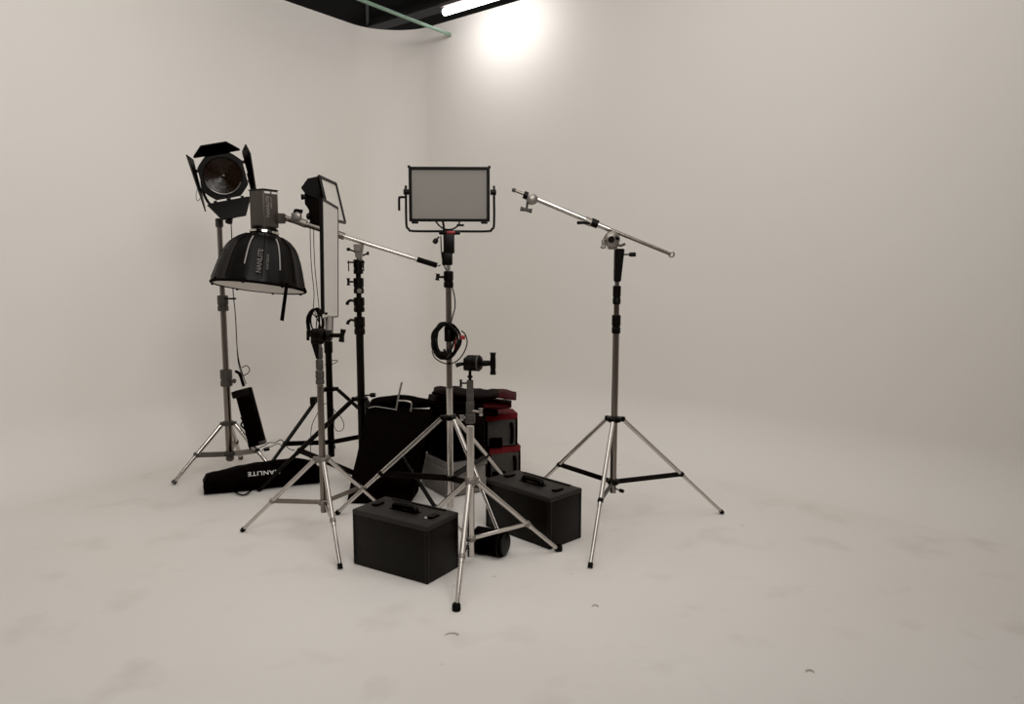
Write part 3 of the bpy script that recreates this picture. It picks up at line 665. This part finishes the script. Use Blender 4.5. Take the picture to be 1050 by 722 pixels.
# ================================================================== SECOND BLACK STAND, hidden behind the chrome one
cB = (-1.21, 5.22); z = lambda py: zat(cB, py)
RB = thing('light_stand', (cB[0], cB[1], 0), 'black stand half hidden behind the left chrome stand, carrying the angled panel light', 'light stand')
tripod(RB, cB, [G(259, 503), V((cB[0]+.60, cB[1]+.12, 0)), V((cB[0]-.12, cB[1]+.60, 0))], z(399), z(453), .055, 'satin', 'satin', .0125, .55, zl_r=.03, bw=.018)
pole(RB, cB, z(468), z(350), .022, 'satin'); pole(RB, cB, z(350), z(232), .016, 'satin', 'riser', lean=(0, 0))
collar(RB, cB, z(362), z(350), .028); collar(RB, cB, z(300), z(288), .026)
part('leg_clip', MB().box(A(321, 411, 5.1), (.035, .04, .05), .006), 'black', RB)
YB = 5.2
WB = thing('panel_light', A(327, 232, YB), 'panel light tilted upward with black back housing, behind the tall pale panel', 'panel light')
tl_, tr_, br_ = A(326.8, 181, 5.0), A(343.5, 188.5, 5.45), A(353, 228.5, 5.42)
bl_ = tl_ + (br_ - tr_)
nrm = (tr_-tl_).cross(bl_-tl_).normalized()
if nrm.x < 0: nrm = -nrm
part('face', slab(tl_, tr_, br_, bl_, -.006, .002), 'panel_pale', WB)
ct = (tl_+tr_+br_+bl_)/4
def ins(p, k): return ct + (p-ct)*k
mb = MB(); mb.hexa([p - nrm*.004 for p in (tl_, tr_, br_, bl_)], [ins(p, .62) - nrm*.10 for p in (tl_, tr_, br_, bl_)]); part('back_housing', mb, 'satin', WB)
mb = MB()
q4 = [tl_, tr_, br_, bl_]
for i in range(4):
    mb.tube(q4[i] + nrm*.003, q4[(i+1) % 4] + nrm*.003, .011, n=8)
part('frame', mb, 'black', WB)
# opened barn door hanging off the near edge
e1 = tl_ - (bl_-tl_)*.0; 
nd = A(308, 193, 4.95); nd2 = A(315, 183, 4.93)
mb = MB(); qa = [A(327, 180.5, 5.0), A(315.5, 183, 4.96), A(308.5, 192.5, 4.95), A(313, 199, 4.97), A(330, 205, 5.0)]
mb.hexa([p for p in qa], [p + V((0, .008, 0)) for p in qa]); part('side_flap', mb, 'satin', WB)
mb = MB(); qa = [A(312, 196, 4.99), A(329.5, 200, 4.99), A(330, 231, 5.02), A(318, 231, 5.02), A(316.5, 215, 5.0), A(312.5, 209, 5.0)]
mb.hexa([p for p in qa], [p + V((0, .05, 0)) for p in qa]); part('mounting_bracket', mb, 'satin', WB)
mb = MB(); mb.tube(A(310.5, 201.5, 4.99), A(314, 203, 4.99), .013, n=12); mb.box(A(310, 202, 4.99), (.014, .02, .035), .004); part('tilt_knob', mb, 'black', WB)
part('tilt_knob', MB().sphere(A(316.5, 222, 5.0), .022, (.7, 1, 1)), 'black', WB)
part('spigot', MB().tube(A(325, 229, 5.05), (cB[0]-.0, cB[1], z(236)), .018, n=12), 'satin', WB)
# cables and coil at the left clamp
mb = MB()
for x0, xo in ((318, 0), (321.5, 2)):
    mb.path([A(x, y, 5.08) for x, y in ((x0, 228), (x0+.3, 250), (x0+1.5, 275), (x0+4, 300), (x0+3.5+xo, 316), (325, 326), (324, 338))], .0028, 6, 4)
for k, (cx, cy, rx, ry) in enumerate(((323, 331, 8, 14), (321.5, 330, 6.5, 13), (324, 332, 7.5, 15), (322, 331, 5.5, 13.5), (325, 329, 6, 13))):
    mb.path([A(cx + rx*math.cos(t+k)*(1+.1*math.sin(3*t+k)), cy + ry*math.sin(t+k), 5.08 + .02*math.sin(2*t+k)) for t in [i*PI/5 for i in range(10)]], .0062 if k < 3 else .005, 6, 3, True)
mb.path([A(x, y, 5.08) for x, y in ((316, 326), (321, 322), (327, 330), (329, 338))], .004, 6, 3)
solo('cable_coil', mb, 'rubber', A(323, 345, 5.08), 'black cable coil bunched behind the clamp of the left chrome stand', 'cable')
mb = MB(); mb.path([A(x, y, 5.17) for x, y in ((333, 374), (336, 372.5), (340, 370), (345.5, 369.5), (345.5, 371), (341, 373.5), (336, 374.5), (334.5, 382), (335, 395), (338, 405), (339, 413), (343, 421), (349, 427), (352.5, 435), (351, 441), (346, 442), (342.5, 437), (343, 428), (341, 419), (336, 414), (330, 416), (325, 425), (320, 436), (318.5, 450), (318.5, 462), (318, 474))], .0024, 6, 5)
solo('loop_cable', mb, 'rubber', A(338, 405, 4.7), 'thin wire loop dangling between the two black stands', 'cable')
# ================================================================== HARD CASES
def hard_case(bl, bf, br, tf_py, label, hpos=.35):
    """bl, bf, br: ground points of three bottom corners; returns the case"""
    bl, bf, br = V(bl), V(bf), V(br)
    ax_ = (bl - bf); L_ = ax_.length; ax_.normalize(); ay_ = V((-ax_.y, ax_.x, 0))
    if ay_.dot(br-bf) < 0: ay_ = -ay_
    W_ = (br-bf).dot(ay_)
    ht = zat((bf.x, bf.y), tf_py)
    cen = bf + ax_*L_/2 + ay_*W_/2
    m = Matrix(((ax_.x, ay_.x, 0, cen.x), (ax_.y, ay_.y, 0, cen.y), (0, 0, 1, 0), (0, 0, 0, 1)))
    T = thing('equipment_case', cen, label, 'case')
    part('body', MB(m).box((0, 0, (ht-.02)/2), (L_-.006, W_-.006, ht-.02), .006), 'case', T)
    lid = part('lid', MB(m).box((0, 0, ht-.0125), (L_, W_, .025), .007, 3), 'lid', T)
    for sx in (-1, 1):
        for sy in (-1, 1):
            part('corner_trim', MB(m).box((sx*(L_/2-.0095), sy*(W_/2-.0095), ht/2), (.016, .016, ht*.98), .004), 'case', T)
    mb = MB(m); hw = .066; mb.path([(-hw, 0, ht), (-hw+.004, 0, ht+.016), (-hw+.02, 0, ht+.022), (hw-.02, 0, ht+.022), (hw-.004, 0, ht+.016), (hw, 0, ht)], .015, 10, 3)
    h_ = part('handle', mb, 'black', lid)
    mb = MB(m)
    mb.box((0, 0, ht+.002), (hw*2+.03, .042, .006), .002)
    part('handle_plate', mb, 'black', h_)
    for s_ in (-1, 1): part('latch', MB(m).box((s_*L_*.37, 0, ht+.005), (.030, .06, .012), .003), 'black', lid)
    part('hinge_strip', MB(m).box((0, W_/2-.018, ht+.002), (L_*.72, .016, .006), .002), 'case', lid)
    return T, m, ht, L_, W_
T, m, ht, L_, W_ = hard_case(G(362, 578.5), G(438.5, 600.5), G(471, 582), 540.5, 'large black hard case in front, with an empty handle on its lid')
part('lock_button', MB(m).tube((-L_*.33, -W_*.12, ht), (-L_*.33, -W_*.12, ht+.004), .007, n=12), 'white', T, 'small white stud')
hard_case(G(497.5, 540), G(563.5, 564.5), G(592.5, 550.5), 511, 'black hard case between the short front stand and the lone right stand')
# small black cylinder pouch
p_r, p_l = G(517, 577), G(489, 575); axc = (p_r - p_l).normalized(); axc = V((.90, -.42, 0)).normalized(); Rp = .066
cR = V((p_r.x, p_r.y + .07, Rp)); 
mb = MB(frame(cR, axc)); mb.lathe([(Rp*.75, .006), (Rp*.9, .002), (Rp*.985, -.01), (Rp, -.03), (Rp*.975, -.075), (Rp, -.12), (Rp*.97, -.15), (Rp*.8, -.16)], 36); mb.wobble(.004, 14)
Tp = thing('lens_pouch', (cR.x, cR.y, 0), 'small black cylindrical pouch lying on the floor behind the short front stand', 'pouch')
part('body', mb, 'fabric', Tp)
part('end_cap', MB(frame(cR, axc)).lathe([(Rp*.8, .004), (Rp*.76, .010), (.002, .012)], 32), 'case', Tp)
part('seam', MB(frame(cR, axc)).path([(Rp*.99*math.cos(t), Rp*.99*math.sin(t), -.012) for t in [2*PI*i/24 for i in range(24)]], .003, 6, 1, True), 'case', Tp)
# ================================================================== LONG NARROW BAG with upside-down lettering
def loft(rings):
    mb = MB(); R_ = [[mb.bm.verts.new(p) for p in r] for r in rings]; n = len(R_[0])
    for a, b in zip(R_, R_[1:]):
        for k in range(n): mb.bm.faces.new((a[k], a[(k+1) % n], b[(k+1) % n], b[k]))
    mb.bm.faces.new(R_[0][::-1]); mb.bm.faces.new(R_[-1]); return mb
g0, g1 = G(205, 509.5) , G(327, 497.5)
g0 += V((0, .065, 0)); g1 += V((0, .065, 0))
dirb = (g1-g0).normalized(); Lb = (g1-g0).length; sb = V((-dirb.y, dirb.x, 0))
rings = []; NB = 28
def bag_h(t): return .115 + .055*math.sin(min(1, t*1.25)*PI/2) - .05*max(0, t-.8)/.2 - (.03 if t < .02 else 0)
for i in range(41):
    t = i/40; ht = bag_h(t); wd = .115 + .05*math.sin(PI*min(t+.15, 1)); 
    if t > .95: wd *= .75; ht *= .88
    rr = []
    for k in range(NB):
        a = 2*PI*k/NB; ca, sa = math.cos(a), math.sin(a)
        xx = math.copysign(abs(ca)**.75, ca)*wd/2; zz = ht/2 + math.copysign(abs(sa)**.8, sa)*ht/2
        p = g0 + dirb*Lb*t + sb*xx + V((0, 0, zz))
        nn = noise.noise_vector(p*9)*.012*(1 if zz > .02 else .2) + noise.noise_vector(p*25)*.005*(1 if zz > .02 else 0); p = p + nn
        p.z = max(p.z, .001); rr.append(p)
    rings.append(rr)
TB = thing('stand_bag', (g0+g1)/2*1.0, 'long black carry bag lying on the floor behind the left stands, white letters upside down', 'bag')
body = part('body', loft(rings), 'fabric', TB)
part('handle', MB().path([G(240, 506.5)+V((0, -.00, .02)), G(246, 509)+V((0, 0, .012)), G(252, 509)+V((0, 0, .012)), G(258, 506)+V((0, 0, .02))], .005, 8, 3), 'fabric', TB)
part('zip', MB().path([g0 + dirb*Lb*t + V((0, 0, bag_h(t)+.000)) + noise.noise_vector((g0 + dirb*Lb*t)*9)*.008 for t in [.04+i*.092 for i in range(11)]], .004, 6, 3), 'case', TB)
tcn = g0 + dirb*Lb*.50 + sb*(-.082) + V((0, 0, bag_h(.5)*.74))
fx = -dirb; fz = (-sb + V((0, 0, .45))).normalized()
mt = frame(tcn, fz, fx)
lettering('NANLITE', .036, mt, 'white', TB, 'lettering', 'white upside-down lettering', spacing=1.1, xs=1.22)
# ================================================================== BIG BLACK BAG by the black stand
bgl, bgr = G(356, 516), G(414, 518)
def soft_block(low, top, wob=.008, seed=0, cuts=10):
    mb = MB(); mb.hexa(low, top)
    bmesh.ops.subdivide_edges(mb.bm, edges=mb.bm.edges[:], cuts=cuts, use_grid_fill=True)
    bmesh.ops.smooth_vert(mb.bm, verts=mb.bm.verts[:], factor=.5, use_axis_x=True, use_axis_y=True, use_axis_z=True)
    mb.wobble(wob, 7, seed); mb.wobble(wob*.4, 22, seed)
    for v in mb.bm.verts: v.co.z = max(v.co.z, .001)
    return mb
TBg = thing('equipment_bag', (-.72, 4.68, 0), 'big upright black fabric bag with a silver metal frame sticking out of its top', 'bag')
lo = [G(354, 517), G(419, 519), G(419, 519)+V((.03, .26, 0)), G(354, 517)+V((.10, .24, 0))]
hi = [A(376, 417, 4.70), A(446, 420, 4.70), A(446, 420, 4.84), A(378, 417, 4.82)]
part('body', soft_block(lo, hi, .005, 3), 'fabric', TBg)
lo = [A(377, 424, 4.74), A(442, 424, 4.74), A(442, 424, 4.86), A(377, 424, 4.86)]
hi = [A(380, 411, 4.79), A(440, 409, 4.79), A(440, 409, 4.86), A(381, 411, 4.86)]
mb = MB(); mb.path([A(380, 414, 4.80), A(392, 413, 4.80), A(410, 412, 4.80), A(428, 413, 4.80), A(446, 415, 4.80)], .04, 14, 4, radii=lambda t: .014+.028*math.sin(PI*min(1, max(0, t*1.05)))**.5); mb.wobble(.006, 12)
part('top_flap', mb, 'fabric', TBg)
mb = MB(); mb.path([A(x, y, 4.69) for x, y in ((378, 418.5), (385, 417), (396, 418.5), (405, 420))], .0028, 6, 4); part('edge_piping', mb, 'piping', TBg)
mb = MB(); mb.path([A(412, 392, 4.71), A(409, 405, 4.70), A(406, 421, 4.69)], .006, 8, 2)
mb.path([A(408, 411, 4.69), A(414, 411, 4.69), A(420, 412, 4.69), A(422, 414.5, 4.69), A(421, 422, 4.69)], .006, 8, 3)
part('metal_frame', mb, 'cast', TBg, 'silver metal frame')
# ================================================================== STACKED FABRIC CASES
def fabric_case(pf, angd, lw, ld, z0, h_, label, bm_='maroon', side='greyfab', trim='red', pocket=True, sidew=None, group=None, two=False):
    """pf = front corner (nearest edge) on plan; the camera-right face runs along dirr, the left face along dirl"""
    dirr = V((math.cos(math.radians(angd)), math.sin(math.radians(angd)), 0)); dirl = V((-dirr.y, dirr.x, 0))
    pf = V((pf[0], pf[1], 0))
    m = Matrix(((dirr.x, dirl.x, 0, pf.x), (dirr.y, dirl.y, 0, pf.y), (0, 0, 1, z0), (0, 0, 0, 1)))
    T = thing('fabric_case', (pf.x + dirr.x*lw/2 + dirl.x*ld/2, pf.y + dirr.y*lw/2 + dirl.y*ld/2, z0), label, 'case', group)
    mb = MB(m); mb.box((lw/2, ld/2, h_/2), (lw, ld, h_), .016, 3); mb.wobble(.004, 9, z0*7)
    b = part('body', mb, bm_, T)
    part('side_panel', MB(m).box((lw/2, -.004, h_*.44), (lw-.02, .012, h_*.80), .005), side, T)
    if two: part('side_panel', MB(m).box((-.004, ld/2, h_*.44), (.012, ld-.02, h_*.80), .005), side, T)
    if trim:
        mb = MB(m); mb.hexa([(.004, -.012, h_*.80), (lw, -.012, h_*.86), (lw, .01, h_*.86), (.004, .01, h_*.80)], [(.002, -.010, h_), (lw+.002, -.010, h_+.002), (lw+.002, ld*.5, h_+.004), (.002, ld*.5, h_+.004)])
        part('lid_trim', mb, trim, T, 'red lid edge' if trim == 'red' else None)
        if pocket:
            mb = MB(m); mb.path([(lw*.80, -.012, h_*.70), (lw*.80, -.035, h_*.62), (lw*.80, -.035, h_*.22), (lw*.80, -.012, h_*.14)], .011, 8, 3); part('side_handle', mb, 'fabric', T)
            part('pocket', MB(m).box((lw*.30, -.014, h_*.15), (lw*.42, .02, h_*.30), .006), 'fabric', T)
            mb = MB(m); mb.path([(lw-.004, -.004, 0.01), (lw-.003, -.006, h_*.5), (lw-.004, -.004, h_)], .006, 6, 3); part('zip', mb, 'fabric', T)
    return T, m
yS = 5.05
# right-hand stack: two cases, red lids
pf = A(507, 487, 4.98)
gz = lambda py: zat((pf.x, pf.y), py)
fabric_case((pf.x-.035, pf.y), 14, .205, .26, 0, gz(459), 'grey and black fabric case with a red lid edge, bottom of the right-hand pile', 'maroon', pocket=True)
fabric_case((pf.x-.055, pf.y-.01), 14, .205, .26, gz(459), gz(425)-gz(459), 'grey and black fabric case with red lid edge, upper one of the right-hand pile', 'maroon')
# left-hand stack: pale grey base case and a dark one above it
pg = G(459, 511); zz1 = zat((pg.x, pg.y), 477)
fabric_case((pg.x, pg.y), 33, .27, .34, 0, zz1, 'grey box-shaped case on the floor, right of the big black bag', 'greyfab2', 'greyfab2', 'greyfab2', pocket=False, two=True)
zz2 = zat((pg.x, pg.y+.03), 432)
T, m = fabric_case((pg.x+.00, pg.y+.03), 33, .26, .33, zz1+.006, zz2-zz1-.006, 'dark black fabric case standing on the grey box-shaped case', 'maroon', 'fabric', None, pocket=False)
# folded black and red bags on top of the piles
def folded(pts, Y, dep, th, label, m='maroon', lining=None, seed=0):
    """flattened bag: pts = photo points along its front top edge"""
    P_ = [A(x, y, Y) for x, y in pts]; P_ = smooth_path(P_, 5); rings = []
    n = len(P_)
    for i, p in enumerate(P_):
        t = i/(n-1); w = dep*(.86 + .14*math.sin(PI*t)); h_ = th*(1 - .45*abs(2*t-1)**4)
        rr = []
        for k in range(20):
            a = 2*PI*k/20; ca, sa = math.cos(a), math.sin(a)
            q_ = p + V((0, w/2 + math.copysign(abs(ca)**.6, ca)*w/2, -h_/2 + math.copysign(abs(sa)**.7, sa)*h_/2))
            q_ += noise.noise_vector(q_*16 + V((seed, 0, 0)))*.011; rr.append(q_)
        rings.append(rr)
    o = thing('folded_bag', P_[n//2], label, 'bag')
    part('body', loft(rings), m, o)
    if lining:
        i0 = int(n*lining); mid_c = lambda r: sum(r, V((0, 0, 0)))/len(r)
        part('red_lining', loft([[mid_c(r) + (q_-mid_c(r))*1.06 + V((0, -.002, 0)) for q_ in r] for r in rings[i0:]]), 'darkred', o, 'dark red end')
    return o
folded([(440, 420), (455, 419), (475, 420), (495, 421), (510, 423)], 4.84, .24, .044, 'black folded bag at the bottom of the heap on the dark case', seed=1)
folded([(437, 411), (452, 410), (475, 411), (500, 414), (524, 416)], 4.82, .25, .040, 'black folded bag with dark red end, middle one of the heap on the cases', lining=.68, seed=5)
folded([(443, 402), (460, 401.5), (480, 404), (503, 404.5), (516, 404.5), (529, 408)], 4.80, .24, .036, 'black folded bag with dark red end, topmost of the heap on the cases', lining=.70, seed=9)
# little scraps lying on the painted floor
M['scrap'] = mat('dull_scrap', (.5, .455, .415), .8, 0, .2, 30)
for px, py, rx, label in ((463, 651, .026, 'small curled grey scrap on the floor in front of the short stand'), (610, 622, .013, 'tiny grey scrap on the floor below the right stand'), (830, 689, .014, 'tiny grey scrap on the floor near the lower right corner')):
    g_ = G(px, py); mb = MB(Matrix.Translation((g_.x, g_.y, .0015)))
    mb.path([(-rx, -.004, 0), (-rx*.5, .008, .001), (rx*.3, .010, .002), (rx, .002, .001), (rx*.8, -.010, .001)], .003, 6, 4, radii=lambda t: .0015 + .0035*math.sin(PI*t))
    for v in mb.bm.verts: v.co.z = .0008 + max(0, v.co.z)*.5
    solo('scrap', mb, 'scrap', (g_.x, g_.y, 0), label, 'scrap')
# ------------------------------------------------------------------ light
def area(loc, rot, sx, sy, power, col=(1, .965, .91)):
    l = bpy.data.lights.new('lamp', 'AREA'); l.shape = 'RECTANGLE'; l.size = sx; l.size_y = sy; l.energy = power; l.color = col
    o = bpy.data.objects.new('added_light', l); C.objects.link(o); o.location = loc; o.rotation_euler = rot; return o  # area lights added for illumination only, no fixtures modelled
W_ = bpy.data.worlds.new('World'); bpy.context.scene.world = W_; W_.use_nodes = True
W_.node_tree.nodes['Background'].inputs[0].default_value = (1, .968, .925, 1); W_.node_tree.nodes['Background'].inputs[1].default_value = .205
area((-.5, 3.5, 4.2), (0, 0, 0), 3.8, 3.4, 60)  # unseen overhead area, added as the main soft light
area((1.9, 2.9, 4.2), (0, 0, 0), 2.4, 2.4, 22)  # unseen overhead area, added to lift the right side of the floor
w_ = area((.2, .2, 3.9), (0, 0, 0), 3.6, 2.0, 62); w_.data.spread = math.radians(110)  # unseen area added above the camera to brighten the left wall
w_.matrix_world = frame(V((.2, .2, 3.9)), V((.2, .2, 3.9)) - V((-2.3, 6.3, 1.7)), (1, 0, 0))
sp_ = wallpt(522, 22) + V((nR.x, nR.y, 0))*.48 + V((0, 0, .02))
l_ = area(sp_, (0, 0, 0), .75, .06, 4.6, (1, .97, .96))  # unseen area added off the right wall to boost the tube's glow
l_.matrix_world = frame(sp_, V((nR.x*.9, nR.y*.9, .35)), (dirR.x, dirR.y, 0))
# ------------------------------------------------------------------ camera
cd = bpy.data.cameras.new('camera'); cam = bpy.data.objects.new('camera', cd); C.objects.link(cam)
cd.sensor_width = 36; cd.sensor_fit = 'HORIZONTAL'; cd.lens = F_PX/1050*36; cd.clip_end = 100
cam.location = (0, 0, CAM_H)
cam.rotation_euler = (Matrix.Rotation(PI/2 - PITCH, 3, 'X') @ Matrix.Rotation(ROLL, 3, 'Z')).to_euler()
bpy.context.scene.camera = cam
vs = bpy.context.scene.view_settings; vs.view_transform = 'Standard'; vs.look = 'None'; vs.exposure = 0; vs.gamma = 1

vs.use_curve_mapping = True
cm = vs.curve_mapping; cm.black_level = (.003, .003, .003); cm.update()
